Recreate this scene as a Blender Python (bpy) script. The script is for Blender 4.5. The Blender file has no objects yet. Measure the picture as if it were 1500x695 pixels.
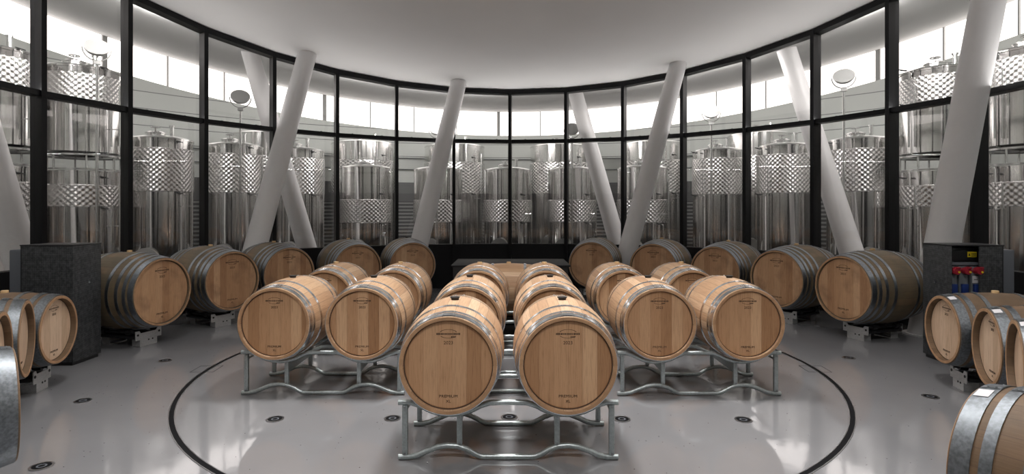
import bpy, bmesh, math, random
from mathutils import Vector, Matrix
R = math.radians
PI = math.pi
sin, cos, atan2, sqrt = math.sin, math.cos, math.atan2, math.sqrt
random.seed(7)
SC = bpy.context.scene
COL = SC.collection

F, CX, HY, EYE = 827.0, 750.0, 307.0, 1.70     # focal length in px, image centre, horizon row, eye height
CC = Vector((0.0, 6.25))                       # centre of the rotunda
RW = 6.2                                       # radius of the glass wall

# ------------------------------------------------------------------ materials
def mat(name):
    m = bpy.data.materials.new(name); m.use_nodes = True
    nt = m.node_tree
    return m, nt, nt.nodes['Principled BSDF']

def N(nt, t, **kw):
    n = nt.nodes.new(t)
    for k, v in kw.items():
        if k.startswith('i_'):
            key = k[2:]
            n.inputs[int(key) if key.isdigit() else key.replace('_', ' ')].default_value = v
        else:
            setattr(n, k, v)
    return n

def L(nt, a, b): nt.links.new(a, b)

def math_n(nt, op, a, b=None, c=None):
    n = nt.nodes.new('ShaderNodeMath'); n.operation = op
    for i, v in enumerate((a, b, c)):
        if v is None: continue
        if isinstance(v, (int, float)): n.inputs[i].default_value = v
        else: nt.links.new(v, n.inputs[i])
    return n.outputs[0]

def ramp(nt, fac, stops, interp='LINEAR'):
    n = nt.nodes.new('ShaderNodeValToRGB'); cr = n.color_ramp; cr.interpolation = interp
    while len(cr.elements) < len(stops): cr.elements.new(0.5)
    for e, (p, c) in zip(cr.elements, stops):
        e.position = p; e.color = (*c, 1)
    nt.links.new(fac, n.inputs[0])
    return n.outputs[0]

def mixc(nt, fac, a, b, mode='MIX'):
    n = nt.nodes.new('ShaderNodeMix'); n.data_type = 'RGBA'; n.blend_type = mode
    for idx, v in ((0, fac), (6, a), (7, b)):
        if isinstance(v, (int, float)): n.inputs[idx].default_value = v
        elif isinstance(v, tuple): n.inputs[idx].default_value = (*v, 1)
        else: nt.links.new(v, n.inputs[idx])
    return n.outputs[2]

def plain(name, col, rough=0.5, metal=0.0, spec=0.5, noise=0.0, nscale=8.0, bump=0.0):
    m, nt, p = mat(name)
    p.inputs['Base Color'].default_value = (*col, 1)
    p.inputs['Roughness'].default_value = rough
    p.inputs['Metallic'].default_value = metal
    p.inputs['Specular IOR Level'].default_value = spec
    if noise or bump:
        tc = N(nt, 'ShaderNodeTexCoord')
        nz = N(nt, 'ShaderNodeTexNoise'); nz.inputs['Scale'].default_value = nscale
        nz.inputs['Detail'].default_value = 4
        L(nt, tc.outputs['Object'], nz.inputs['Vector'])
        if noise:
            lo = tuple(c*(1-noise) for c in col); hi = tuple(min(1, c*(1+noise)) for c in col)
            L(nt, ramp(nt, nz.outputs[0], [(0.3, lo), (0.7, hi)]), p.inputs['Base Color'])
        if bump:
            b = N(nt, 'ShaderNodeBump'); b.inputs['Strength'].default_value = bump
            b.inputs['Distance'].default_value = 0.01
            L(nt, nz.outputs[0], b.inputs['Height']); L(nt, b.outputs[0], p.inputs['Normal'])
    return m

def head_wood(name, cols, stain=0.0):
    """barrel head: upright oak boards with grain, every board its own tone"""
    m, nt, p = mat(name)
    tc = N(nt, 'ShaderNodeTexCoord'); oi = N(nt, 'ShaderNodeObjectInfo')
    sx = N(nt, 'ShaderNodeSeparateXYZ'); L(nt, tc.outputs['Object'], sx.inputs[0])
    warp = N(nt, 'ShaderNodeTexNoise', i_Scale=3.0)
    off = math_n(nt, 'MULTIPLY', oi.outputs['Random'], 37.0)
    u = math_n(nt, 'ADD', math_n(nt, 'MULTIPLY', sx.outputs[0], 10.5), off)
    cell = math_n(nt, 'FLOOR', u)
    wn = N(nt, 'ShaderNodeTexWhiteNoise', noise_dimensions='1D'); L(nt, cell, wn.inputs['W'])
    base = ramp(nt, wn.outputs[0], [(0.0, cols[0]), (0.5, cols[1]), (1.0, cols[2])])
    mp = N(nt, 'ShaderNodeCombineXYZ')
    L(nt, math_n(nt, 'MULTIPLY', u, 6.0), mp.inputs[0])
    L(nt, math_n(nt, 'MULTIPLY', cell, 3.7), mp.inputs[1])
    L(nt, math_n(nt, 'MULTIPLY', sx.outputs[2], 2.2), mp.inputs[2])
    g = N(nt, 'ShaderNodeTexNoise', i_Scale=3.0, i_Detail=6.0, i_Roughness=0.65, i_Distortion=0.4)
    L(nt, mp.outputs[0], g.inputs['Vector'])
    grain = ramp(nt, g.outputs[0], [(0.32, (0.58, 0.52, 0.47)), (0.5, (0.95, 0.94, 0.93)), (0.62, (1.0, 1.0, 1.0))])
    c = mixc(nt, 0.8, base, grain, 'MULTIPLY')
    fr = math_n(nt, 'FRACT', u)
    edge = math_n(nt, 'LESS_THAN', math_n(nt, 'ABSOLUTE', math_n(nt, 'SUBTRACT', fr, 0.5)), 0.49)
    c = mixc(nt, edge, mixc(nt, 0.35, c, (0.1, 0.05, 0.03)), c)
    if stain:
        sn = N(nt, 'ShaderNodeTexNoise', i_Scale=4.0, i_Detail=5.0)
        L(nt, tc.outputs['Object'], sn.inputs['Vector'])
        c = mixc(nt, math_n(nt, 'MULTIPLY', ramp(nt, sn.outputs[0], [(0.5, (0, 0, 0)), (0.7, (1, 1, 1))]), stain), c, (0.16, 0.075, 0.04))
    L(nt, c, p.inputs['Base Color'])
    p.inputs['Roughness'].default_value = 0.55
    b = N(nt, 'ShaderNodeBump', i_Strength=0.25, i_Distance=0.002)
    L(nt, g.outputs[0], b.inputs['Height']); L(nt, b.outputs[0], p.inputs['Normal'])
    return m

def stave_wood(name, cols, n=30, zc=0.36, weather=None):
    """staves: boards running along local Y around the barrel"""
    m, nt, p = mat(name)
    tc = N(nt, 'ShaderNodeTexCoord'); oi = N(nt, 'ShaderNodeObjectInfo')
    sx = N(nt, 'ShaderNodeSeparateXYZ'); L(nt, tc.outputs['Object'], sx.inputs[0])
    ang = math_n(nt, 'ARCTAN2', math_n(nt, 'SUBTRACT', sx.outputs[2], zc), sx.outputs[0])
    u = math_n(nt, 'MULTIPLY', ang, n/(2*PI))
    off = math_n(nt, 'MULTIPLY', oi.outputs['Random'], 53.0)
    cell = math_n(nt, 'ADD', math_n(nt, 'FLOOR', u), math_n(nt, 'FLOOR', off))
    wn = N(nt, 'ShaderNodeTexWhiteNoise', noise_dimensions='1D'); L(nt, cell, wn.inputs['W'])
    base = ramp(nt, wn.outputs[0], [(0.0, cols[0]), (0.5, cols[1]), (1.0, cols[2])])
    mp = N(nt, 'ShaderNodeCombineXYZ')
    L(nt, math_n(nt, 'MULTIPLY', u, 4.0), mp.inputs[0])
    L(nt, math_n(nt, 'MULTIPLY', cell, 2.3), mp.inputs[1])
    L(nt, math_n(nt, 'MULTIPLY', sx.outputs[1], 2.0), mp.inputs[2])
    g = N(nt, 'ShaderNodeTexNoise', i_Scale=3.0, i_Detail=6.0, i_Roughness=0.6)
    L(nt, mp.outputs[0], g.inputs['Vector'])
    c = mixc(nt, 0.8, base, ramp(nt, g.outputs[0], [(0.3, (0.66, 0.62, 0.58)), (0.6, (1, 1, 1))]), 'MULTIPLY')
    if weather:
        sn = N(nt, 'ShaderNodeTexNoise', i_Scale=3.5, i_Detail=6.0, i_Roughness=0.6)
        L(nt, tc.outputs['Object'], sn.inputs['Vector'])
        c = mixc(nt, ramp(nt, sn.outputs[0], [(0.35, (0.25,)*3), (0.65, (0.85,)*3)]), c, weather)
    fr = math_n(nt, 'FRACT', u)
    inside = math_n(nt, 'LESS_THAN', math_n(nt, 'ABSOLUTE', math_n(nt, 'SUBTRACT', fr, 0.5)), 0.475)
    c = mixc(nt, inside, mixc(nt, 0.45, c, (0.08, 0.045, 0.03)), c)
    L(nt, c, p.inputs['Base Color'])
    p.inputs['Roughness'].default_value = 0.6
    b = N(nt, 'ShaderNodeBump', i_Strength=0.3, i_Distance=0.002)
    L(nt, g.outputs[0], b.inputs['Height']); L(nt, b.outputs[0], p.inputs['Normal'])
    return m

def steel(name, col, rough, streak=0.0, aniso=0.0, dimple=False, metal=1.0, spangle=0.0):
    m, nt, p = mat(name)
    p.inputs['Base Color'].default_value = (*col, 1)
    p.inputs['Metallic'].default_value = metal
    p.inputs['Roughness'].default_value = rough
    tc = N(nt, 'ShaderNodeTexCoord')
    if spangle:
        nz = N(nt, 'ShaderNodeTexNoise', i_Scale=60.0, i_Detail=3.0)
        L(nt, tc.outputs['Object'], nz.inputs['Vector'])
        L(nt, ramp(nt, nz.outputs[0], [(0.35, tuple(c*(1-spangle) for c in col)), (0.65, tuple(min(1, c*(1+spangle)) for c in col))]), p.inputs['Base Color'])
        L(nt, math_n(nt, 'MULTIPLY_ADD', nz.outputs[0], 0.25, rough-0.12), p.inputs['Roughness'])
    if streak or dimple or aniso:
        p.inputs['Anisotropic'].default_value = aniso or 0.5; p.inputs['Anisotropic Rotation'].default_value = 0.25
        tg = N(nt, 'ShaderNodeTangent', direction_type='RADIAL', axis='Z'); L(nt, tg.outputs[0], p.inputs['Tangent'])
        sx = N(nt, 'ShaderNodeSeparateXYZ'); L(nt, tc.outputs['Object'], sx.inputs[0])
        ang = math_n(nt, 'ARCTAN2', sx.outputs[1], sx.outputs[0])
        normal = None
        if streak:
            cb = N(nt, 'ShaderNodeCombineXYZ')
            L(nt, math_n(nt, 'MULTIPLY', math_n(nt, 'COSINE', ang), 3.0), cb.inputs[0])
            L(nt, math_n(nt, 'MULTIPLY', math_n(nt, 'SINE', ang), 3.0), cb.inputs[1])
            L(nt, math_n(nt, 'MULTIPLY', sx.outputs[2], 0.03), cb.inputs[2])
            nz = N(nt, 'ShaderNodeTexNoise', i_Scale=1.6, i_Detail=1.5, i_Roughness=0.5)
            L(nt, cb.outputs[0], nz.inputs['Vector'])
            b = N(nt, 'ShaderNodeBump', i_Strength=streak, i_Distance=0.05)
            L(nt, nz.outputs[0], b.inputs['Height']); normal = b.outputs[0]
        if dimple:
            u = math_n(nt, 'MULTIPLY', ang, 38.0); v = math_n(nt, 'MULTIPLY', sx.outputs[2], PI/0.046)
            h = math_n(nt, 'MULTIPLY', math_n(nt, 'SINE', u), math_n(nt, 'SINE', v))
            b = N(nt, 'ShaderNodeBump', i_Strength=1.0, i_Distance=0.005)
            L(nt, h, b.inputs['Height'])
            if normal: L(nt, normal, b.inputs['Normal'])
            normal = b.outputs[0]
        if normal: L(nt, normal, p.inputs['Normal'])
    return m

def glass_mat():
    m = bpy.data.materials.new('window glass'); m.use_nodes = True
    nt = m.node_tree; nt.nodes.clear()
    out = N(nt, 'ShaderNodeOutputMaterial'); mx = N(nt, 'ShaderNodeMixShader')
    t = N(nt, 'ShaderNodeBsdfTransparent'); t.inputs[0].default_value = (0.955, 0.95, 0.945, 1)
    g = N(nt, 'ShaderNodeBsdfGlossy'); g.inputs['Roughness'].default_value = 0.0
    lw = N(nt, 'ShaderNodeLayerWeight'); lw.inputs['Blend'].default_value = 0.5
    fac = math_n(nt, 'MULTIPLY_ADD', math_n(nt, 'POWER', lw.outputs['Facing'], 5.0), 0.95, 0.045)   # Schlick, the same on both faces
    L(nt, fac, mx.inputs[0]); L(nt, t.outputs[0], mx.inputs[1]); L(nt, g.outputs[0], mx.inputs[2])
    L(nt, mx.outputs[0], out.inputs[0])
    return m

def emit(name, col, s):
    m = bpy.data.materials.new(name); m.use_nodes = True
    nt = m.node_tree; nt.nodes.clear()
    out = N(nt, 'ShaderNodeOutputMaterial'); e = N(nt, 'ShaderNodeEmission')
    e.inputs[0].default_value = (*col, 1); e.inputs[1].default_value = s
    L(nt, e.outputs[0], out.inputs[0]); return m

def floor_mat():
    m, nt, p = mat('epoxy floor')
    tc = N(nt, 'ShaderNodeTexCoord')
    n1 = N(nt, 'ShaderNodeTexNoise', i_Scale=0.8, i_Detail=5.0); L(nt, tc.outputs['Object'], n1.inputs['Vector'])
    c = ramp(nt, n1.outputs[0], [(0.3, (0.205, 0.205, 0.213)), (0.7, (0.245, 0.243, 0.250))])
    vo = N(nt, 'ShaderNodeTexVoronoi', i_Scale=16.0); L(nt, tc.outputs['Object'], vo.inputs['Vector'])
    spot = math_n(nt, 'LESS_THAN', vo.outputs['Distance'], 0.07)
    wn = N(nt, 'ShaderNodeSeparateColor'); L(nt, vo.outputs['Color'], wn.inputs[0])
    spot = math_n(nt, 'MULTIPLY', spot, math_n(nt, 'GREATER_THAN', wn.outputs[0], 0.55))
    c = mixc(nt, spot, c, (0.06, 0.055, 0.055))
    L(nt, c, p.inputs['Base Color'])
    n2 = N(nt, 'ShaderNodeTexNoise', i_Scale=2.5, i_Detail=6.0); L(nt, tc.outputs['Object'], n2.inputs['Vector'])
    L(nt, math_n(nt, 'MULTIPLY_ADD', n2.outputs[0], 0.10, 0.02), p.inputs['Roughness'])
    p.inputs['Specular IOR Level'].default_value = 0.75
    b = N(nt, 'ShaderNodeBump', i_Strength=0.05, i_Distance=0.01)
    n3 = N(nt, 'ShaderNodeTexNoise', i_Scale=6.0, i_Detail=2.0); L(nt, tc.outputs['Object'], n3.inputs['Vector'])
    L(nt, n3.outputs[0], b.inputs['Height']); L(nt, b.outputs[0], p.inputs['Normal'])
    return m

def perforated_mat():
    m, nt, p = mat('perforated sheet')
    tc = N(nt, 'ShaderNodeTexCoord')
    sx = N(nt, 'ShaderNodeSeparateXYZ'); L(nt, tc.outputs['Object'], sx.inputs[0])
    u = math_n(nt, 'MULTIPLY', math_n(nt, 'ADD', sx.outputs[0], sx.outputs[1]), PI/0.012)
    v = math_n(nt, 'MULTIPLY', sx.outputs[2], PI/0.012)
    h = math_n(nt, 'MULTIPLY', math_n(nt, 'SINE', math_n(nt, 'ADD', u, v)), math_n(nt, 'SINE', math_n(nt, 'SUBTRACT', u, v)))
    nz = N(nt, 'ShaderNodeTexNoise', i_Scale=30.0, i_Detail=4.0); L(nt, tc.outputs['Object'], nz.inputs['Vector'])
    c = mixc(nt, math_n(nt, 'GREATER_THAN', h, 0.1), ramp(nt, nz.outputs[0], [(0.35, (0.045, 0.048, 0.052)), (0.7, (0.13, 0.135, 0.14))]), (0.008, 0.008, 0.009))
    L(nt, c, p.inputs['Base Color']); p.inputs['Roughness'].default_value = 0.45
    p.inputs['Metallic'].default_value = 0.3
    return m

def cladding_mat():
    m, nt, p = mat('hall wall panels')
    tc = N(nt, 'ShaderNodeTexCoord')
    sx = N(nt, 'ShaderNodeSeparateXYZ'); L(nt, tc.outputs['Object'], sx.inputs[0])
    f = math_n(nt, 'FRACT', math_n(nt, 'MULTIPLY', sx.outputs[2], 1/0.42))
    line = math_n(nt, 'LESS_THAN', f, 0.05)
    c = mixc(nt, line, (0.66, 0.68, 0.65), (0.22, 0.225, 0.22))
    sl = math_n(nt, 'LESS_THAN', math_n(nt, 'FRACT', math_n(nt, 'MULTIPLY', sx.outputs[2], 1/0.11)), 0.45)
    low = mixc(nt, sl, (0.075, 0.075, 0.075), (0.27, 0.27, 0.265))
    low = mixc(nt, math_n(nt, 'GREATER_THAN', sx.outputs[2], 1.95), low, (0.13, 0.13, 0.13))
    c = mixc(nt, math_n(nt, 'LESS_THAN', sx.outputs[2], 2.55), c, low)
    L(nt, c, p.inputs['Base Color']); p.inputs['Roughness'].default_value = 0.6
    return m

M = {}
M['head_rack'] = head_wood('fresh oak head', [(0.36, 0.185, 0.085), (0.50, 0.285, 0.15), (0.64, 0.405, 0.235)])
M['head_old'] = head_wood('stained oak head', [(0.40, 0.21, 0.105), (0.52, 0.30, 0.16), (0.62, 0.39, 0.23)], 0.5)
M['head_pale'] = head_wood('pale oak head', [(0.60, 0.42, 0.28), (0.68, 0.48, 0.33), (0.74, 0.55, 0.39)])
M['stave_rack'] = stave_wood('fresh oak staves', [(0.42, 0.25, 0.14), (0.53, 0.34, 0.20), (0.62, 0.43, 0.28)], 30, 0.36)
M['stave_old'] = stave_wood('weathered oak staves', [(0.20, 0.14, 0.08), (0.27, 0.18, 0.10), (0.36, 0.23, 0.13)], 34, 0.485, (0.12, 0.10, 0.065))
M['stave_mid'] = stave_wood('aged oak staves', [(0.15, 0.085, 0.042), (0.20, 0.115, 0.06), (0.26, 0.155, 0.085)], 28, 0.36, (0.11, 0.072, 0.04))
M['chime'] = plain('oak chime', (0.41, 0.235, 0.125), 0.6, noise=0.2, nscale=18)
M['croze'] = plain('dark joint', (0.07, 0.04, 0.025), 0.8)
M['hoop'] = steel('galvanised hoop', (0.80, 0.83, 0.87), 0.16)
M['hoop_dark'] = steel('dull galvanised hoop', (0.34, 0.37, 0.41), 0.36, spangle=0.15)
M['hoop_wide'] = steel('zinc hoop', (0.20, 0.215, 0.23), 0.46, spangle=0.22)
M['bung_black'] = plain('black rubber', (0.012, 0.012, 0.013), 0.45)
M['bung_cork'] = plain('tan bung', (0.62, 0.42, 0.22), 0.6, noise=0.1)
M['brand'] = plain('burnt mark', (0.045, 0.022, 0.012), 0.8)
M['paper'] = plain('white paper', (0.72, 0.70, 0.72), 0.6)
M['rack'] = steel('galvanised rack tube', (0.42, 0.46, 0.465), 0.38, metal=0.8, spangle=0.12)
M['bolt'] = steel('bolt steel', (0.35, 0.36, 0.37), 0.35)
M['bracket'] = steel('zinc bracket', (0.62, 0.62, 0.62), 0.45, metal=0.6, spangle=0.08)
M['black'] = plain('black plastic', (0.012, 0.012, 0.013), 0.4)
M['frame'] = plain('black window frame', (0.005, 0.005, 0.006), 0.4, spec=0.25)
M['plinth'] = plain('black plinth', (0.010, 0.010, 0.011), 0.6, spec=0.2)
M['glass'] = glass_mat()
M['day'] = emit('daylight through frosted window', (1.0, 0.94, 0.91), 2.8)
M['lamp'] = emit('added lamp diffuser', (1.0, 0.97, 0.94), 3.0)  # glowing disc of the added ceiling lamps
M['ceiling'] = plain('ceiling plaster', (0.74, 0.725, 0.715), 0.75, noise=0.03, nscale=0.7)
M['ceil_out'] = plain('hall ceiling plaster', (0.55, 0.55, 0.54), 0.75)
M['column'] = plain('painted column', (0.78, 0.765, 0.765), 0.42, noise=0.02, nscale=3)
M['cladding'] = cladding_mat()
M['floor'] = floor_mat()
M['hall_floor'] = plain('hall floor', (0.22, 0.22, 0.22), 0.35, noise=0.1)
M['groove'] = plain('groove black', (0.008, 0.008, 0.009), 0.8, spec=0.1)
M['trim'] = steel('steel edging', (0.45, 0.45, 0.46), 0.35)
M['tank'] = steel('polished tank steel', (0.80, 0.79, 0.78), 0.12, aniso=0.7)
M['dimple'] = steel('dimpled jacket steel', (0.80, 0.79, 0.78), 0.27, dimple=True)
M['tank_lid'] = steel('tank lid steel', (0.74, 0.74, 0.73), 0.28)
M['pipe'] = steel('pipe steel', (0.68, 0.68, 0.67), 0.25)
M['perf'] = perforated_mat()
M['cab_grey'] = plain('grey cabinet paint', (0.13, 0.14, 0.16), 0.45)
M['cab_black'] = plain('cabinet black', (0.012, 0.012, 0.014), 0.4)
M['panel_grey'] = plain('switchgear grey', (0.16, 0.175, 0.19), 0.4)
M['dark_grey'] = plain('switchgear dark', (0.045, 0.047, 0.05), 0.35)
M['red'] = plain('red plastic', (0.30, 0.015, 0.03), 0.35)
M['blue'] = plain('blue plastic', (0.012, 0.03, 0.14), 0.35)
M['yellow'] = plain('yellow label', (0.72, 0.56, 0.02), 0.5)
M['grey_lamp'] = plain('grey lamp shell', (0.32, 0.32, 0.31), 0.4)
M['lens'] = plain('lamp lens', (0.26, 0.26, 0.255), 0.3)

# ------------------------------------------------------------------ mesh helpers
def finish(bm, sharp=32):
    bmesh.ops.recalc_face_normals(bm, faces=bm.faces)
    for f in bm.faces: f.smooth = True
    for e in bm.edges:
        if len(e.link_faces) == 2:
            try: a = e.calc_face_angle()
            except ValueError: a = 0
            e.smooth = a < R(sharp)
        else: e.smooth = True

def obj(name, bm, m, parent=None, loc=None, sharp=32):
    finish(bm, sharp)
    me = bpy.data.meshes.new(name); bm.to_mesh(me); bm.free()
    if isinstance(m, str): m = M[m]
    if isinstance(m, (list, tuple)):
        for x in m: me.materials.append(M[x])
    else: me.materials.append(m)
    o = bpy.data.objects.new(name, me); COL.objects.link(o)
    if parent: o.parent = parent
    if loc: o.location = loc
    return o

def tag(o, label, cat, group=None, kind=None):
    o['label'] = label; o['category'] = cat
    if group: o['group'] = group
    if kind: o['kind'] = kind
    return o

def thing(name, label=None, cat=None, loc=(0, 0, 0), rz=0, group=None):
    o = bpy.data.objects.new(name, None); COL.objects.link(o)
    o.empty_display_size = 0.2
    o.location = loc; o.rotation_euler = (0, 0, rz)
    if label: tag(o, label, cat, group)
    return o

def struct(name, bm, m, parent=None, sharp=32):
    o = obj(name, bm, m, parent, sharp=sharp)
    if not parent: o['kind'] = 'structure'
    return o

KIDS = {}
def copy_tree(root, loc, rz, label, cat=None, group=None):
    r = root.copy(); COL.objects.link(r); r.location = loc; r.rotation_euler = (0, 0, rz)
    r['label'] = label
    if cat: r['category'] = cat
    if group: r['group'] = group
    def rec(src, dst):
        for ch in [c for c in bpy.data.objects if c.parent == src]:
            c = ch.copy(); COL.objects.link(c); c.parent = dst
            rec(ch, c)
    rec(root, r)
    return r

def box(bm, lo, hi, bev=0.0, mi=0):
    lo = Vector(lo); hi = Vector(hi); c = (lo+hi)/2; s = hi-lo
    r = bmesh.ops.create_cube(bm, size=1.0)
    vs = r['verts']
    for v in vs: v.co = Vector((v.co.x*s.x, v.co.y*s.y, v.co.z*s.z)) + c
    fs = {f for v in vs for f in v.link_faces}
    for f in fs: f.material_index = mi
    if bev:
        es = list({e for v in vs for e in v.link_edges})
        bmesh.ops.bevel(bm, geom=es, offset=bev, segments=2, affect='EDGES', profile=0.6)

def bm_box(lo, hi, bev=0.0):
    bm = bmesh.new(); box(bm, lo, hi, bev); return bm

def lathe(bm, prof, n=48, axis='Z', center=(0, 0, 0), closed=False, mi=0):
    """prof: list of (radius, h) along the axis"""
    c = Vector(center); rings = []
    for (r, h) in prof:
        ring = []
        if r < 1e-6:
            p = Vector((0, 0, h)) if axis == 'Z' else Vector((0, h, 0))
            ring = [bm.verts.new(c+p)]
        else:
            for i in range(n):
                a = 2*PI*i/n
                p = Vector((r*cos(a), r*sin(a), h)) if axis == 'Z' else Vector((r*cos(a), h, r*sin(a)))
                ring.append(bm.verts.new(c+p))
        rings.append(ring)
    pairs = list(zip(rings, rings[1:]))
    if closed: pairs.append((rings[-1], rings[0]))
    for a, b in pairs:
        if len(a) == 1 and len(b) == 1: continue
        for i in range(n):
            j = (i+1) % n
            if len(a) == 1: f = bm.faces.new((a[0], b[i], b[j]))
            elif len(b) == 1: f = bm.faces.new((a[i], a[j], b[0]))
            else: f = bm.faces.new((a[i], a[j], b[j], b[i]))
            f.material_index = mi

def tube(bm, pts, r, n=12, r2=None, cap=True):
    pts = [Vector(p) for p in pts]; rings = []
    m = len(pts); up = None
    for k, p in enumerate(pts):
        if k == 0: t = pts[1]-p
        elif k == m-1: t = p-pts[k-1]
        else: t = (pts[k+1]-p).normalized()+(p-pts[k-1]).normalized()
        t.normalize()
        if up is None:
            up = Vector((0, 0, 1)) if abs(t.z) < 0.9 else Vector((1, 0, 0))
        x = t.cross(up); x.normalize(); y = t.cross(x); y.normalize(); up = -y if (-y).dot(up) > 0 else y
        rr = r if r2 is None else r+(r2-r)*k/(m-1)
        rings.append([bm.verts.new(p+x*rr*cos(2*PI*i/n)+y*rr*sin(2*PI*i/n)) for i in range(n)])
    for a, b in zip(rings, rings[1:]):
        for i in range(n):
            j = (i+1) % n; bm.faces.new((a[i], a[j], b[j], b[i]))
    if cap:
        bm.faces.new(rings[0][::-1]); bm.faces.new(rings[-1])

def cyl(bm, c, r, h, axis='Z', n=20):
    c = Vector(c)
    lathe(bm, [(0, -h/2), (r, -h/2), (r, h/2), (0, h/2)], n, axis, c)

def prism(bm, poly, d0, d1, plane='XZ'):
    """extrude a polygon; plane XZ extrudes along Y, XY along Z"""
    def P(a, b, d): return Vector((a, d, b)) if plane == 'XZ' else Vector((a, b, d))
    a = [bm.verts.new(P(x, y, d0)) for x, y in poly]; b = [bm.verts.new(P(x, y, d1)) for x, y in poly]
    bm.faces.new(a); bm.faces.new(b[::-1])
    for i in range(len(poly)):
        j = (i+1) % len(poly); bm.faces.new((a[i], b[i], b[j], a[j]))

def text_bm(bm, s, size, cx, cz, y, ext=0.0006, sx=1.0):
    cu = bpy.data.curves.new('t', 'FONT'); cu.body = s; cu.size = size
    cu.align_x = 'CENTER'; cu.align_y = 'CENTER'; cu.extrude = ext; cu.resolution_u = 3
    o = bpy.data.objects.new('t', cu); COL.objects.link(o)
    dg = bpy.context.evaluated_depsgraph_get()
    me = bpy.data.meshes.new_from_object(o.evaluated_get(dg))
    n0 = len(bm.verts)
    bm.from_mesh(me); bm.verts.ensure_lookup_table()
    for v in bm.verts[n0:]:
        v.co = Vector((cx+v.co.x*sx, y-v.co.z, cz+v.co.y))
    bpy.data.objects.remove(o); bpy.data.curves.remove(cu); bpy.data.meshes.remove(me)

def px(x, y_or_Z, Z=None, H=0.0):
    """ground point under image column x at floor row y"""
    Zd = F*(EYE-H)/(y_or_Z-HY) if Z is None else Z
    return Vector(((x-CX)/F*Zd, Zd, H))

def on_ring(x, r):
    """point at column x on the circle of radius r about the room centre, far side"""
    t = (x-CX)/F; a = 1+t*t; b = CC.y
    Z = (b+sqrt(b*b-a*(b*b-r*r)))/a
    return Vector((t*Z, Z))

def polar(psi, r): return Vector((r*sin(psi), CC.y+r*cos(psi)))

# ------------------------------------------------------------------ setting: floor, ceiling, glass wall
def h_in(y): return EYE+2.60+0.16*(12.5-y)
def h_out(y): return 4.94+0.20*(18.25-y)
RO = 12.0

bm = bmesh.new(); lathe(bm, [(0, 0), (RW, 0), (RW+0.05, 0), (RW+0.05, -0.2), (0, -0.2)], 96, 'Z', (0, CC.y, 0))
struct('floor', bm, 'floor')
bm = bmesh.new(); lathe(bm, [(RW+0.05, 0), (RO+0.3, 0), (RO+0.3, -0.2), (RW+0.05, -0.2)], 96, 'Z', (0, CC.y, 0), closed=True)
o = struct('floor_hall', bm, 'hall_floor')

bm = bmesh.new()
NC = 126
def ring_v(r, hf, dz=0): return [bm.verts.new((r*sin(2*PI*i/NC), CC.y+r*cos(2*PI*i/NC), hf(CC.y+r*cos(2*PI*i/NC))+dz)) for i in range(NC)]
c0 = bm.verts.new((0, CC.y, h_in(CC.y))); r1 = ring_v(RW+0.12, h_in)
c1 = bm.verts.new((0, CC.y, h_in(CC.y)+0.25)); r2 = ring_v(RW+0.12, h_in, 0.25)
for i in range(NC):
    j = (i+1) % NC
    bm.faces.new((c0, r1[i], r1[j])); bm.faces.new((c1, r2[j], r2[i])); bm.faces.new((r1[i], r2[i], r2[j], r1[j]))
struct('ceiling', bm, 'ceiling')
bm = bmesh.new()
r1 = ring_v(RW+0.12, h_in); r2 = ring_v(RO+0.3, h_out); r3 = ring_v(RO+0.3, h_out, 0.25); r4 = ring_v(RW+0.12, h_in, 0.25)
for a, b in ((r1, r2), (r2, r3), (r3, r4), (r4, r1)):
    for i in range(NC):
        j = (i+1) % NC; bm.faces.new((a[i], a[j], b[j], b[i]))
struct('ceiling_hall', bm, 'ceil_out')

# outer wall below and above the clerestory
def h_cb(y): return 4.08+0.20*(18.25-y)
def h_ct(y): return h_out(y)-0.02
bm = bmesh.new()
def wall_ring(lo_i, hi_i):
    r = []
    for rr, hf in ((RO, lo_i), (RO, hi_i), (RO+0.3, hi_i), (RO+0.3, lo_i)):
        r.append([bm.verts.new((rr*sin(2*PI*i/NC), CC.y+rr*cos(2*PI*i/NC), hf(CC.y+rr*cos(2*PI*i/NC)))) for i in range(NC)])
    for k in range(4):
        a, b = r[k], r[(k+1) % 4]
        for i in range(NC):
            j = (i+1) % NC; bm.faces.new((a[i], a[j], b[j], b[i]))
wall_ring(lambda y: 0.0, h_cb)
struct('wall_hall', bm, 'cladding')

# clerestory windows of the hall: frosted bright panes with slim posts
NW = 56
wn = 0
for k in range(NW):
    a0 = 2*PI*(k-0.5)/NW + 0.02; a1 = a0+2*PI/NW
    wn += 1
    bm = bmesh.new(); q = []
    for (r, hf) in ((RO+0.10, h_cb), (RO+0.10, h_ct), (RO+0.13, h_ct), (RO+0.13, h_cb)):
        q.append([bm.verts.new((r*sin(a), CC.y+r*cos(a), hf(CC.y+r*cos(a)))) for a in (a0, (a0+a1)/2, a1)])
    for s in range(4):
        a, b = q[s], q[(s+1) % 4]
        for i in range(2): bm.faces.new((a[i], a[i+1], b[i+1], b[i]))
    bm.faces.new([q[s][0] for s in range(4)]); bm.faces.new([q[s][2] for s in range(4)][::-1])
    w = struct('window_%d' % wn, bm, 'day')
    p0 = Vector((( RO+0.05)*sin(a0), CC.y+(RO+0.05)*cos(a0)))
    bm = bmesh.new(); wd = 0.10 if k % 4 == 0 else 0.028
    box(bm, (-wd/2, -0.04, h_cb(p0.y)), (wd/2, 0.05, h_ct(p0.y)))
    bmesh.ops.transform(bm, matrix=Matrix.Translation((p0.x, p0.y, 0)) @ Matrix.Rotation(-a0, 4, 'Z'), verts=bm.verts)
    obj('window_post', bm, 'grey_lamp', w)

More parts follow.
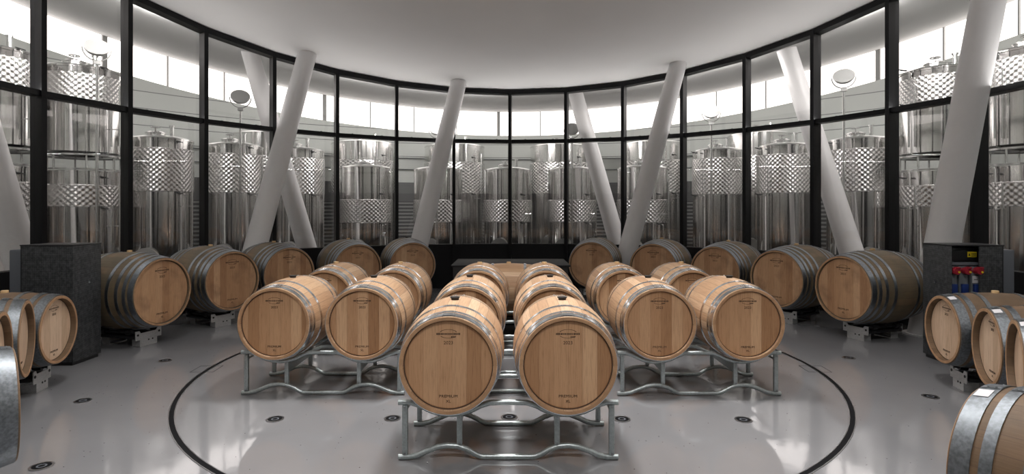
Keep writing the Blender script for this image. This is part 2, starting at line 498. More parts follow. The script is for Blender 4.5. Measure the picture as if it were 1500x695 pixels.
# glass wall of the round cellar
DK = 0.2
MX0 = -0.075/12.45*0.5           # slight turn so the middle post sits left of centre
HT, HB = 3.19, 0.945
for k in range(-12, 12):
    a0 = k*DK+MX0*2; a1 = a0+DK; wn += 1
    w0 = polar(a0, RW); w1 = polar(a1, RW); mid = (w0+w1)/2; d = (w1-w0); ln = d.length; am = (a0+a1)/2
    mtx = Matrix.Translation((mid.x, mid.y, 0)) @ Matrix.Rotation(-am, 4, 'Z')
    def tilt_box(bm, y0, y1, za, zb, x0=-ln/2, x1=ln/2):
        """box whose top and bottom may follow the sloping ceiling; za, zb are (left, right)"""
        vs = [bm.verts.new(p) for p in ((x0, y0, za[0]), (x1, y0, za[1]), (x1, y0, zb[1]), (x0, y0, zb[0]),
                                        (x0, y1, za[0]), (x1, y1, za[1]), (x1, y1, zb[1]), (x0, y1, zb[0]))]
        for f in ((0, 1, 2, 3), (7, 6, 5, 4), (0, 4, 5, 1), (1, 5, 6, 2), (2, 6, 7, 3), (3, 7, 4, 0)): bm.faces.new([vs[i] for i in f])
    c0, c1 = h_in(w0.y), h_in(w1.y)
    w = thing('window_%d' % wn); w['kind'] = 'structure'; w.matrix_world = mtx
    def part(name, bm, m): return obj(name, bm, m, w)
    bm = bmesh.new(); tilt_box(bm, -0.02, -0.008, (HT+0.04,)*2, (c0-0.07, c1-0.07)); part('upper_pane', bm, 'glass')
    bm = bmesh.new(); tilt_box(bm, -0.02, -0.008, (HB,)*2, (HT-0.04,)*2); part('lower_pane', bm, 'glass')
    bm = bmesh.new(); tilt_box(bm, -0.10, 0.06, (HT-0.037,)*2, (HT+0.037,)*2)
    for sx_ in (-0.18, 0.2):
        box(bm, (sx_*ln*1.3-0.012, 0.02, HT+0.037), (sx_*ln*1.3+0.012, 0.055, HT+0.062))
    part('transom', bm, 'frame')
    bm = bmesh.new(); tilt_box(bm, -0.12, 0.06, (c0-0.09, c1-0.09), (c0, c1)); part('head_frame', bm, 'frame')
    bm = bmesh.new(); tilt_box(bm, -0.07, 0.10, (0.0,)*2, (HB,)*2); part('sill_panel', bm, 'plinth')
    bm = bmesh.new(); tilt_box(bm, -0.13, 0.07, (0.0,)*2, (c0-0.005,)*2, -ln/2-0.033, -ln/2+0.033); part('mullion', bm, 'frame')

# groove in the floor, two steel edges
bm = bmesh.new(); g = 3.23
lathe(bm, [(g-0.018, 0.001), (g+0.018, 0.001), (g+0.018, 0.0035), (g-0.018, 0.0035)], 128, 'Z', (0, CC.y, 0), closed=True)
o = obj('floor_groove', bm, 'groove'); o['kind'] = 'structure'; o.name = 'trim_1'
for i, rr in ((2, g-0.021), (3, g+0.021)):
    bm = bmesh.new(); lathe(bm, [(rr-0.003, 0.0), (rr+0.003, 0.0), (rr+0.003, 0.005), (rr-0.003, 0.005)], 128, 'Z', (0, CC.y, 0), closed=True)
    struct('trim_%d' % i, bm, 'trim')

# floor drains
drains = [(61, 684, 'drain nearest the lower left corner, beside the cut-off barrel'), (121.5, 588, 'drain on the left, below the barrels by the left cabinet'),
          (242, 529, 'drain on the left, in front of the leftmost large barrel'), (403, 615, 'drain inside the groove, left of centre, in front of the left rack'),
          (575, 614, 'drain just left of the front rack'), (911, 615, 'drain just right of the front rack'),
          (1089, 616, 'drain inside the groove, right of centre, in front of the right rack'), (1243, 525, 'drain on the right, in front of the rightmost large barrel'),
          (1363, 582, 'drain on the right, beside the cut-off barrel of the lower right corner'), (746, 612, 'drain under the front rack, between its two frames')]
dr0 = None
for (x, y, lab) in drains:
    p = px(x, y)
    lab = 'round floor ' + lab
    if dr0 is None:
        dr0 = thing('floor_drain', lab, 'drain', (p.x, p.y, 0), 0, 'round floor drains')
        bm = bmesh.new(); lathe(bm, [(0.055, 0.0005), (0.068, 0.0005), (0.068, 0.006), (0.055, 0.006)], 32, closed=True); obj('rim', bm, 'trim', dr0)
        bm = bmesh.new(); lathe(bm, [(0, 0.001), (0.054, 0.001), (0.054, 0.004), (0, 0.004)], 32); obj('cover', bm, 'groove', dr0)
        bm = bmesh.new(); lathe(bm, [(0.02, 0.0045), (0.03, 0.0045), (0.03, 0.0055), (0.02, 0.0055)], 24, closed=True); obj('grip_ring', bm, 'cab_grey', dr0)
    else: copy_tree(dr0, (p.x, p.y, 0), 0, lab)

# floor boxes: thin outlined lids, one each side
for (x, y, lab) in ((303, 541, 'faint square floor box lid outlined beside the groove on the left'), (1194, 541, 'faint square floor box lid outlined beside the groove on the right')):
    p = px(x, y); a = atan2(p.x, p.y-CC.y)
    bm = bmesh.new()
    for (x0, y0, x1, y1) in ((-0.12, -0.12, 0.12, -0.116), (-0.12, 0.116, 0.12, 0.12), (-0.12, -0.12, -0.116, 0.12), (0.116, -0.12, 0.12, 0.12)):
        box(bm, (x0, y0, 0.0003), (x1, y1, 0.0016))
    o = obj('floor_box', bm, 'groove', None, (p.x, p.y, 0)); o.rotation_euler = (0, 0, -a)
    tag(o, lab, 'floor box', 'floor box lids')

# ------------------------------------------------------------------ leaning columns
def column(top, bot, lab, r0=0.17, r1=0.205):
    top = Vector(top); bot = Vector(bot)
    t = thing('leaning_column', lab, 'column', (bot.x, bot.y, 0), 0, None)
    d = top-bot
    bm = bmesh.new()
    n = 40; rings = []
    for s in range(9):
        f = s/8; r = r1+(r0-r1)*f; c = d*f
        rings.append([bm.verts.new((c.x+r*cos(2*PI*i/n), c.y+r*sin(2*PI*i/n), c.z)) for i in range(n)])
    # follow the ceiling slope at the top
    for v in rings[-1]:
        v.co.z = h_fn((v.co.y+bot.y), v.co.x+bot.x)-0.002
    for a, b in zip(rings, rings[1:]):
        for i in range(n):
            j = (i+1) % n; bm.faces.new((a[i], a[j], b[j], b[i]))
    bm.faces.new(rings[0][::-1]); bm.faces.new(rings[-1])
    obj('shaft', bm, 'column', t)
    bm = bmesh.new(); lathe(bm, [(r1, 0.0), (r1+0.05, 0.0), (r1+0.05, 0.02), (r1-0.0, 0.02)], 40, closed=True)
    obj('base_plate', bm, 'column', t)
    return t
def h_fn(y, x):
    r = sqrt(x*x+(y-CC.y)**2)
    if r <= RW+0.12: return h_in(y)
    f = (r-RW-0.12)/(RO-RW+0.18); s = CC.y+(y-CC.y)/r*(RW+0.12); e = CC.y+(y-CC.y)/r*(RO+0.3)
    return h_in(s)*(1-f)+h_out(e)*f
def col_px(xt, xb, rt, rb, lab, **kw):
    a = on_ring(xt, rt); b = on_ring(xb, rb)
    column((a.x, a.y, h_fn(a.y, a.x)), (b.x, b.y, 0), lab, **kw)
col_px(450, 350, 5.78, 5.78, 'thick white column leaning right, inside the glass behind the left racks')
col_px(672, 597, 5.78, 5.78, 'white column leaning right, inside the glass just left of the middle')
col_px(993, 903, 5.78, 5.78, 'white column leaning right, inside the glass behind the right racks')
col_px(1474, 1355, 5.78, 5.78, 'thickest white column leaning right, behind the right socket cabinet')
col_px(367, 468, 6.85, 6.75, 'white column leaning left, seen through the glass left of the middle')
col_px(843, 922, 6.85, 6.75, 'white column leaning left, seen through the glass right of the middle')
col_px(1152, 1275, 6.85, 6.75, 'white column leaning left, seen through the glass on the right')
col_px(-130, 62, 6.85, 6.75, 'white column leaning left, seen through the glass at the left picture edge')

# ------------------------------------------------------------------ barrels
def build_barrel(kind, bung):
    """axis along local Y, marked head at -Y, origin under the belly"""
    if kind == 'rack':  RB, RH, HL, sm, hm, n = 0.36, 0.320, 0.455, 'stave_rack', 'head_rack', 80
    elif kind == 'old': RB, RH, HL, sm, hm, n = 0.485, 0.418, 0.54, 'stave_old', 'head_old', 72
    else:               RB, RH, HL, sm, hm, n = 0.36, 0.3175, 0.445, 'stave_mid', 'head_pale', 64
    hs = dict(rack='hoop', old='hoop_dark', mid='hoop_wide')[kind]
    zc = RB
    def rad(y): return RB-(RB-RH)*(abs(y)/HL)**1.9
    t = thing('wine_barrel', '-', 'barrel')
    ct = 0.026 if kind != 'mid' else 0.03          # stave thickness at the chime
    dp = 0.026 if kind != 'mid' else 0.045         # depth of the head in the chime
    # staves with the inner chime walls
    bm = bmesh.new()
    ys = [-HL+2*HL*i/24 for i in range(25)]
    prof = [(rad(-HL)-ct, -HL+dp+0.01), (rad(-HL)-ct, -HL+0.004), (rad(-HL)-ct+0.004, -HL)] + [(rad(-HL)-0.004, -HL)]
    prof += [(rad(y), y) for y in ([-HL+0.004]+ys[1:-1]+[HL-0.004])]
    prof += [(rad(HL)-0.004, HL), (rad(HL)-ct+0.004, HL), (rad(HL)-ct, HL-0.004), (rad(HL)-ct, HL-dp-0.01)]
    lathe(bm, prof, n, 'Y', (0, 0, zc))
    obj('staves', bm, sm, t, sharp=40)
    # chime faces in cleaner wood
    for s in (-1, 1):
        bm = bmesh.new(); y = s*(HL+0.0006)
        lathe(bm, [(rad(HL)-ct+0.003, y), (rad(HL)-0.003, y), (rad(HL)-0.003, y-s*0.004), (rad(HL)-ct+0.003, y-s*0.004)], n, 'Y', (0, 0, zc), closed=True)
        if s < 0: obj('chime', bm, 'chime', t)
        else: bm.free()
        bm = bmesh.new(); hr = rad(HL)-ct+0.002; y0 = s*(HL-dp)
        lathe(bm, [(0, y0), (hr-0.012, y0), (hr-0.007, y0-s*0.004), (hr, y0-s*0.004), (hr, y0-s*0.02), (0, y0-s*0.02)], n, 'Y', (0, 0, 0))
        h = obj('head', bm, hm, t); h.location = (0, 0, zc)
        bm = bmesh.new()
        lathe(bm, [(hr-0.008, y0-s*0.0032), (hr-0.002, y0-s*0.0032), (hr-0.002, y0+s*0.0004), (hr-0.008, y0-s*0.002)], n, 'Y', (0, 0, 0), closed=True)
        obj('joint_line', bm, 'croze', h)
        if s < 0:
            bm = bmesh.new(); yy = y0-0.0008
            sc = RH/0.3175
            def arc(cx, cz, r, a0, a1, w, k=14):
                for i in range(k):
                    b0 = a0+(a1-a0)*i/k; b1 = a0+(a1-a0)*(i+1)/k
                    vs = [bm.verts.new((cx+rr*cos(b)*1.35, yy, cz+rr*sin(b)*0.6)) for rr, b in ((r, b0), (r+w, b0), (r+w, b1), (r, b1))]
                    bm.faces.new(vs)
            rnd = random.Random(5)
            zl = 0.205*sc
            arc(0.0, zl, 0.040*sc, 0.35, PI-0.35, 0.004*sc); arc(0.0, zl-0.006, 0.040*sc, PI+0.5, 2*PI-0.5, 0.004*sc)
            x = -0.078*sc                                     # the worn, unreadable maker's word
            while x < 0.078*sc:
                w = rnd.uniform(0.003, 0.008)*sc; hh = rnd.uniform(0.008, 0.014)*sc
                vs = [bm.verts.new(p) for p in ((x, yy, zl-0.004-hh/2), (x+w, yy, zl-0.004-hh/2), (x+w, yy, zl-0.004+hh/2), (x, yy, zl-0.004+hh/2))]
                bm.faces.new(vs); x += w+0.0022*sc
            for i in range(4):
                x = 0.018+0.008*i
                bm.faces.new([bm.verts.new(p) for p in ((x*sc, yy, zl-0.028*sc), ((x+0.005)*sc, yy, zl-0.028*sc), ((x+0.005)*sc, yy, zl-0.018*sc), (x*sc, yy, zl-0.018*sc))])
            obj('maker_mark', bm, 'brand', h)
            bm = bmesh.new(); text_bm(bm, '2023', 0.030*sc, 0, zl-0.062*sc, yy, sx=1.05); obj('year_mark', bm, 'brand', h)
            bm = bmesh.new(); text_bm(bm, 'PREMIUM', 0.026*sc, 0, -0.205*sc, yy, sx=1.15); text_bm(bm, 'XL', 0.026*sc, 0, -0.238*sc, yy)
            obj('grade_mark', bm, 'brand', h)
    # hoops
    if kind == 'rack': hl = [(0.398, 0.446), (0.350, 0.382), (0.205, 0.240)]
    elif kind == 'old': hl = [(0.470, 0.532), (0.400, 0.440), (0.305, 0.345), (0.180, 0.220)]
    else: hl = [(0.360, 0.436), (0.285, 0.330), (0.155, 0.190)]
    for s in (-1, 1):
        for (a, b) in hl:
            bm = bmesh.new(); th = 0.0045; k = 4
            out_ = [(rad(a+(b-a)*i/k)+th, s*(a+(b-a)*i/k)) for i in range(k+1)]
            inn = [(rad(a+(b-a)*i/k)+0.0004, s*(a+(b-a)*i/k)) for i in range(k, -1, -1)]
            lathe(bm, out_+inn, n, 'Y', (0, 0, zc), closed=True)
            m_ = (a+b)/2; rr = rad(m_)+th
            # lapped joint with rivets on the top
            lap = []
            for i in range(7):
                an = PI/2-0.14+0.28*i/6
                lap.append(an)
            for i in range(6):
                q = []
                for an, yy in ((lap[i], a+0.002), (lap[i+1], a+0.002), (lap[i+1], b-0.002), (lap[i], b-0.002)):
                    r_ = rad(yy)+th+0.0025
                    q.append(bm.verts.new((r_*cos(an), s*yy, zc+r_*sin(an))))
                bm.faces.new(q)
            for an in (PI/2-0.10, PI/2+0.10):
                for yy in ((a*0.7+b*0.3), (a*0.3+b*0.7)):
                    r_ = rad(yy)+th+0.002
                    mtx = Matrix.Translation((r_*cos(an), s*yy, zc+r_*sin(an))) @ Matrix.Rotation(PI/2-an, 4, 'Y')
                    rr_ = bmesh.ops.create_cone(bm, cap_ends=True, segments=8, radius1=0.006, radius2=0.004, depth=0.006)
                    bmesh.ops.transform(bm, matrix=mtx, verts=rr_['verts'])
            obj('hoop', bm, hs, t)
    bm = bmesh.new(); zt = 2*RB-0.004
    if bung == 'black': lathe(bm, [(0.0, zt-0.02), (0.024, zt-0.02), (0.030, zt+0.016), (0.036, zt+0.018), (0.036, zt+0.024), (0, zt+0.026)], 20)
    else: lathe(bm, [(0.0, zt-0.02), (0.030, zt-0.02), (0.030, zt+0.022), (0.026, zt+0.026), (0, zt+0.026)], 20)
    obj('bung', bm, 'bung_black' if bung == 'black' else 'bung_cork', t)
    if kind == 'mid':
        bm = bmesh.new(); q = []
        for an in (PI/2-0.22, PI/2-0.40):
            for yy in (-0.43, -0.375):
                r_ = rad(yy)+0.0075; q.append(bm.verts.new((r_*cos(an), yy, zc+r_*sin(an))))
        bm.faces.new((q[0], q[1], q[3], q[2]))
        obj('paper_label', bm, 'paper', t)
    return t

PROTO = {}
def barrel(kind, bung, x, y, z, rz, label, group):
    key = (kind, bung)
    if key not in PROTO:
        t = build_barrel(kind, bung); PROTO[key] = t
        t.location = (x, y, z); t.rotation_euler = (0, 0, rz); tag(t, label, 'barrel', group)
        return t
    return copy_tree(PROTO[key], (x, y, z), rz, label, 'barrel', group)

# --- racks of two: a front and a rear frame of bent tube, joined by side plates
def frame_paths():
    bx, RR, zc, zt = 0.392, 0.369, 0.362, 0.076   # heights are relative to z offsets below
    ZC = 0.68; R_ = 0.371; zf = 0.392
    top = []
    def add(x, z): top.append((x, z))
    dx = sqrt(R_**2-(ZC-zf)**2)
    add(-0.745, zf); add(-0.66, zf)
    for c in (-bx, bx):
        a = atan2(zf-ZC, -dx); a0 = a if a < 0 else a-2*PI
        a1 = atan2(zf-ZC, dx)
        add(c-dx-0.03, zf-0.004)
        for i in range(13):
            an = a0+(a1-a0)*i/12
            if 0 < i < 12: add(c+R_*cos(an), ZC+R_*sin(an))
        add(c+dx+0.03, zf-0.004)
        if c < 0: add(0, zf)
    add(0.66, zf); add(0.745, zf)
    bot = [(-0.745, 0.021), (-0.67, 0.021)]
    for x, z in ((-0.62, 0.03), (-0.55, 0.060), (-0.48, 0.088), (-0.41, 0.098), (-0.34, 0.093), (-0.28, 0.072), (-0.22, 0.038), (-0.18, 0.022)): bot.append((x, z))
    bot += [(0, 0.021)]+[(-x, z) for x, z in reversed(bot)]
    return top, bot
def build_rack():
    t = thing('barrel_rack', '-', 'rack')
    top, bot = frame_paths()
    for s in (-1, 1):
        y = s*0.30
        bm = bmesh.new(); tube(bm, [(x, y, z) for x, z in top], 0.019, 14); obj('cradle_tube', bm, 'rack', t)
        bm = bmesh.new(); tube(bm, [(x, y, z) for x, z in bot], 0.019, 14); obj('foot_tube', bm, 'rack', t)
        for x in (-0.70, -0.33, 0.33, 0.70):
            zb = 0.035 if abs(x) > 0.5 else 0.105; ztp = 0.375 if abs(x) > 0.5 else 0.31
            bm = bmesh.new(); box(bm, (x-0.019, y-0.016, zb), (x+0.019, y+0.016, ztp), 0.008)
            u = obj('upright', bm, 'rack', t)
            bm = bmesh.new()
            for zz in (zb+0.012, ztp-0.012): cyl(bm, (x, y-0.019, zz), 0.008, 0.008, 'Y', 10)
            obj('bolt', bm, 'bolt', u)
    for x in (-0.33, 0.33):
        bm = bmesh.new(); box(bm, (x-0.006, -0.285, 0.205), (x+0.006, 0.285, 0.285), 0.003); obj('side_plate', bm, 'rack', t)
    for x in (-0.70, 0.70):
        bm = bmesh.new(); tube(bm, [(x, -0.285, 0.33), (x, 0.285, 0.33)], 0.012, 10); obj('tie_bar', bm, 'rack', t)
    return t
racks = [(-0.025, 4.13, 'front rack in the middle, nearest the camera', 'black'), (-0.02, 5.516, 'middle rack behind the front one', 'black'),
         (0.0, 6.87, 'rear rack of the middle line', 'cork'), (-1.73, 5.47, 'front rack on the left', 'black'), (-1.755, 6.9, 'rear rack on the left', 'cork'),
         (1.705, 5.45, 'front rack on the right', 'black'), (1.675, 6.9, 'rear rack on the right', 'cork')]
rp = None
for (x, y, nm, bung) in racks:
    lab = 'galvanised tube ' + nm
    if rp is None:
        rp = build_rack(); rp.location = (x, y, 0); tag(rp, lab, 'rack', 'tubular barrel racks')
    else: copy_tree(rp, (x, y, 0), 0, lab)
    for s, side in ((-1, 'left'), (1, 'right')):
        barrel('rack', bung, x+s*0.392, y, 0.32, 0.0,
               '%s pale oak barrel on the %s' % (side, nm.replace(', nearest the camera', '').replace(' behind the front one', ' of the middle line')), 'barrels on the tubular racks')

# --- roller stands under the single barrels
def build_stand(RB, zc):
    t = thing('roller_stand', '-', 'barrel stand')
    w = 0.36*RB; rr = 0.036
    HLn, RH = (0.54, 0.418) if RB > 0.4 else (0.445, 0.3175)
    rb = lambda y: RB-(RB-RH)*(abs(y)/HLn)**1.9
    zr = zc-sqrt((rb(0.17)+rr+0.009)**2-w*w)       # roller height: belly rests on it (profile is thinner off centre)
    H = zr+0.015
    e = w*1.05
    for y in (-0.30, 0.30):
        bm = bmesh.new()
        prism(bm, [(-e*0.66, 0.0), (e*0.66, 0.0), (e*0.66, H*0.42), (e, H*0.42), (e, H), (e*0.7, H), (e*0.6, H-0.03), (-e*0.6, H-0.03), (-e*0.7, H), (-e, H), (-e, H*0.42), (-e*0.66, H*0.42)], y-0.004, y+0.004)
        ya, yb = sorted((y, y*0.6))
        box(bm, (-e*0.66, ya, 0.0), (e*0.66, yb, 0.008)); box(bm, (e*0.66-0.008, ya, 0.0), (e*0.66, yb, H*0.42)); box(bm, (-e*0.66, ya, 0.0), (-e*0.66+0.008, yb, H*0.42))
        bk = obj('bracket', bm, 'bracket', t)
        if y < 0: br = bk
    for x, z_, r_ in ((-e*0.82, 0.75, 0.014), (e*0.82, 0.75, 0.014), (0.0, 0.35, 0.010), (e*0.3, 0.35, 0.010)):
        bm = bmesh.new(); cyl(bm, (x, -0.3055, H*z_), r_, 0.003, 'Y', 14); obj('bolt_hole', bm, 'black', br)
    for s in (-1, 1):
        bm = bmesh.new()
        for yy in (-0.20, 0.20): cyl(bm, (s*w, yy, zr), rr, 0.07, 'Y', 20)
        cyl(bm, (s*w, 0, zr), rr*0.45, 0.58, 'Y', 12)
        obj('roller', bm, 'black', t)
    bm = bmesh.new(); box(bm, (-w-0.02, -0.285, max(0.02, zr-0.075)), (w+0.02, 0.285, max(0.05, zr-0.042)), 0.004)
    obj('chassis', bm, 'black', t)
    return t
ST = {}
def stand(RB, zc, x, y, rz, lab):
    k = (RB, zc)
    if k not in ST:
        t = build_stand(RB, zc); t.location = (x, y, 0); t.rotation_euler = (0, 0, rz); tag(t, lab, 'barrel stand', 'roller stands under the ring of barrels'); ST[k] = t
        return t
    return copy_tree(ST[k], (x, y, 0), rz, lab)

def ring_barrel(kind, bung, head, aim, HLn, zc, desc, group, stand_on=True):
    head = Vector(head); d = (Vector(aim)-head).normalized()      # direction the head faces
    c = head-d*HLn
    rz = atan2(d.x, -d.y)                                          # local -Y points along d
    RB = 0.485 if kind == 'old' else 0.36
    barrel(kind, bung, c.x, c.y, zc-RB, rz, desc, group)
    if stand_on: stand(RB, round(zc, 3), c.x, c.y, rz, 'low roller stand under the ' + desc.split(',')[0].replace('white paper ', '').replace('oak ', '').replace('grey-brown ', ''))

GR = 'large barrels standing in a ring along the glass'
left = [(605, 'black', 'large oak barrel fifth from the left cabinet, beside the middle counter'), (525, 'cork', 'large oak barrel fourth from the left cabinet, behind the left racks'),
        (425, 'cork', 'large oak barrel third from the left cabinet, in front of the leaning column'), (342, 'cork', 'large grey-brown oak barrel second from the left cabinet, whole head in view'),
        (240, 'cork', 'large grey-brown oak barrel beside the left cabinet, stained at the foot of its head')]
for (x, b, d) in left:
    h = on_ring(x, 4.40); ring_barrel('old', b, h, (0, 5.85), 0.54, 0.675, d, GR)
right = [(866, 'black', 'large oak barrel fifth from the right cabinet, beside the middle counter'), (956, 'cork', 'large oak barrel fourth from the right cabinet, behind the right racks'),
         (1046, 'cork', 'large oak barrel third from the right cabinet, head half hidden by a rack barrel'), (1136, 'cork', 'large oak barrel second from the right cabinet, with one paler board in its head'),
         (1233, 'cork', 'large grey-brown oak barrel beside the right cabinet, with dark drips on its head')]
for (x, b, d) in right:
    h = on_ring(x, 4.40); ring_barrel('old', b, h, (0, 5.85), 0.54, 0.675, d, GR)
GC = 'smaller barrels nearest the camera at the sides'
for (hx, hy, zc, ax, d) in ((-4.28, 5.34, 0.565, 6.25, 'cream-headed oak barrel in front of the left cabinet, its whole head in view'),
                        (-4.05, 4.72, 0.62, 7.15, 'cream-headed oak barrel on the left, turned almost edge-on'),
                        (-3.68, 4.08, 0.64, 6.3, 'cream-headed oak barrel cut by the left picture edge, above the lowest one'),
                        (-2.86, 3.24, 0.585, 6.25, 'barrel with a wide bright hoop in the lower left corner'),
                        (4.09, 5.38, 0.557, 6.25, 'cream-headed oak barrel in front of the right cabinet, with a tan bung'),
                        (3.91, 4.66, 0.565, 6.25, 'cream-headed oak barrel second from the right cabinet, hiding half its neighbour'),
                        (3.54, 3.98, 0.60, 6.25, 'cream-headed oak barrel cut by the right picture edge'),
                        (2.06, 2.47, 0.61, 6.25, 'brown oak barrel with a white paper label in the lower right corner')):
    ring_barrel('mid', 'cork', (hx, hy), (0, ax), 0.445, zc, d, GC)
# the barrel lying crosswise behind the middle line
barrel('rack', 'cork', -0.045, 7.80, 0.235, PI/2, 'oak barrel lying crosswise behind the middle line of racks', 'barrels on the tubular racks')
stand(0.36, 0.595, -0.045, 7.80, PI/2, 'low roller stand under the crosswise barrel behind the middle racks')

# ------------------------------------------------------------------ low counter at the back
t = thing('low_counter', 'low black counter behind the middle racks, against the glass', 'counter', (-0.02, 8.75, 0))
bm = bmesh.new(); box(bm, (-0.84, -0.5, 0.05), (0.84, 0.5, 0.86), 0.004); obj('cabinet_body', bm, 'cab_black', t)
bm = bmesh.new(); box(bm, (-0.87, -0.54, 0.862), (0.87, 0.54, 0.885), 0.003); obj('counter_top', bm, 'plinth', t)
bm = bmesh.new(); box(bm, (-0.80, -0.46, 0.0), (0.80, 0.46, 0.049)); obj('plinth', bm, 'black', t)

# ------------------------------------------------------------------ side cabinets
def cabinet(sx):
    side = 'left' if sx < 0 else 'right'
    lab = ('tall black perforated cabinet behind the barrels on the left' if sx < 0 else 'black perforated cabinet with red and blue power sockets on the right')
    X0, X1 = 4.76, 5.33
    t = thing('equipment_cabinet' if sx < 0 else 'socket_cabinet', lab, 'cabinet', (sx*(X0+X1)/2, 6.33, 0))
    w = (X1-X0)/2; H = 1.30
    def b(name, lo, hi, m, par=t, bev=0.003):
        bm = bmesh.new()
        x0, x1 = sorted((lo[0]*sx, hi[0]*sx)); box(bm, (x0, lo[1], lo[2]), (x1, hi[1], hi[2]), bev); return obj(name, bm, m, par)
    # lo/hi x is measured from the room-side face (-w) outwards (+w)
    b('side_panel', (-w, -0.21, 0.04), (-w+0.012, 0.21, H), 'perf')
    b('outer_panel', (w-0.012, -0.21, 0.04), (w, 0.21, H), 'cab_black')
    b('back_panel', (-w+0.013, 0.198, 0.04), (w-0.013, 0.21, H), 'cab_black')
    b('top_panel', (-w-0.004, -0.215, H+0.001), (w+0.004, 0.215, H+0.014), 'cab_black')
    b('base', (-w+0.02, -0.19, 0.0), (w-0.02, 0.19, 0.039), 'black')
    if sx < 0:
        b('front_panel', (-w+0.013, -0.21, 0.04), (w-0.013, -0.198, H), 'perf')
    else:
        b('front_panel', (0.02, -0.21, 0.04), (w-0.013, -0.198, H), 'perf')
        b('lower_panel', (-w+0.013, -0.21, 0.04), (0.018, -0.198, 0.60), 'perf')
        # switchgear behind the opening
        sg = b('distribution_board', (-w+0.02, -0.10, 0.64), (0.095, 0.10, H-0.02), 'dark_grey')
        b('breaker_cover', (-w+0.03, -0.13, 1.13), (0.085, -0.101, 1.25), 'cab_black', sg, 0.012)
        b('ledge', (-w+0.03, -0.15, 1.085), (0.085, -0.101, 1.12), 'cab_grey', sg, 0.008)
        wl = b('warning_label', (-0.045, -0.134, 1.175), (0.055, -0.131, 1.235), 'yellow', sg, 0)
        bm = bmesh.new(); x0 = -0.045
        prism(bm, [(x0+0.008, 1.190), (x0+0.030, 1.190), (x0+0.019, 1.222)], -0.1352, -0.1344)
        for zz in (1.216, 1.201, 1.187):
            box(bm, (x0+0.040, -0.1352, zz-0.003), (x0+0.095, -0.1344, zz+0.003))
        obj('warning_print', bm, 'black', wl)
        for i, xx in enumerate((-0.225, -0.105, 0.025)):
            so = b('socket_unit', (xx-0.048, -0.155, 0.70), (xx+0.048, -0.101, 1.075), 'panel_grey', sg, 0.008)
            bm = bmesh.new(); lathe(bm, [(0, -0.225), (0.036, -0.225), (0.042, -0.205), (0.036, -0.156), (0, -0.156)], 24, 'Y', (xx, 0, 1.03))
            box(bm, (xx-0.012, -0.235, 1.055), (xx+0.03, -0.18, 1.075), 0.005)
            obj('red_socket', bm, 'red', so)
            bm = bmesh.new(); cyl(bm, (xx+0.012, -0.232, 1.02), 0.010, 0.008, 'Y', 14); obj('pin_cover', bm, 'yellow', so)
            b('blue_socket', (xx-0.034, -0.185, 0.77), (xx+0.034, -0.156, 0.885), 'blue', so, 0.006)
            if i == 2:
                pl = b('paper_label', (xx-0.036, -0.158, 0.895), (xx+0.036, -0.1558, 0.972), 'paper', so, 0)
                bm = bmesh.new(); box(bm, (xx-0.020, -0.1592, 0.928), (xx+0.020, -0.1584, 0.936)); obj('print_line', bm, 'black', pl)
    bm = bmesh.new(); cyl(bm, (-sx*(w+0.004), 0.02, 0.88), 0.010, 0.012, 'Y', 14)
    bmesh.ops.rotate(bm, verts=bm.verts, cent=(-sx*(w+0.004), 0.02, 0.88), matrix=Matrix.Rotation(PI/2, 3, 'Z'))
    obj('lock', bm, 'bolt', t)
    # grey neighbour cabinet
    t2 = thing('grey_cabinet', 'plain grey metal cabinet next to the %s perforated cabinet' % side, 'cabinet', (sx*5.455, 6.45, 0))
    bm = bmesh.new(); box(bm, (-0.105, -0.2, 0.04), (0.105, 0.12, 1.25), 0.004); obj('body', bm, 'cab_grey', t2)
    bm = bmesh.new(); box(bm, (-0.098, -0.212, 0.06), (0.085, -0.201, 1.24), 0.003); obj('door', bm, 'cab_grey', t2)
    bm = bmesh.new(); box(bm, (-0.09, -0.18, 0.0), (0.09, 0.1, 0.039)); obj('base', bm, 'black', t2)
cabinet(-1); cabinet(1)

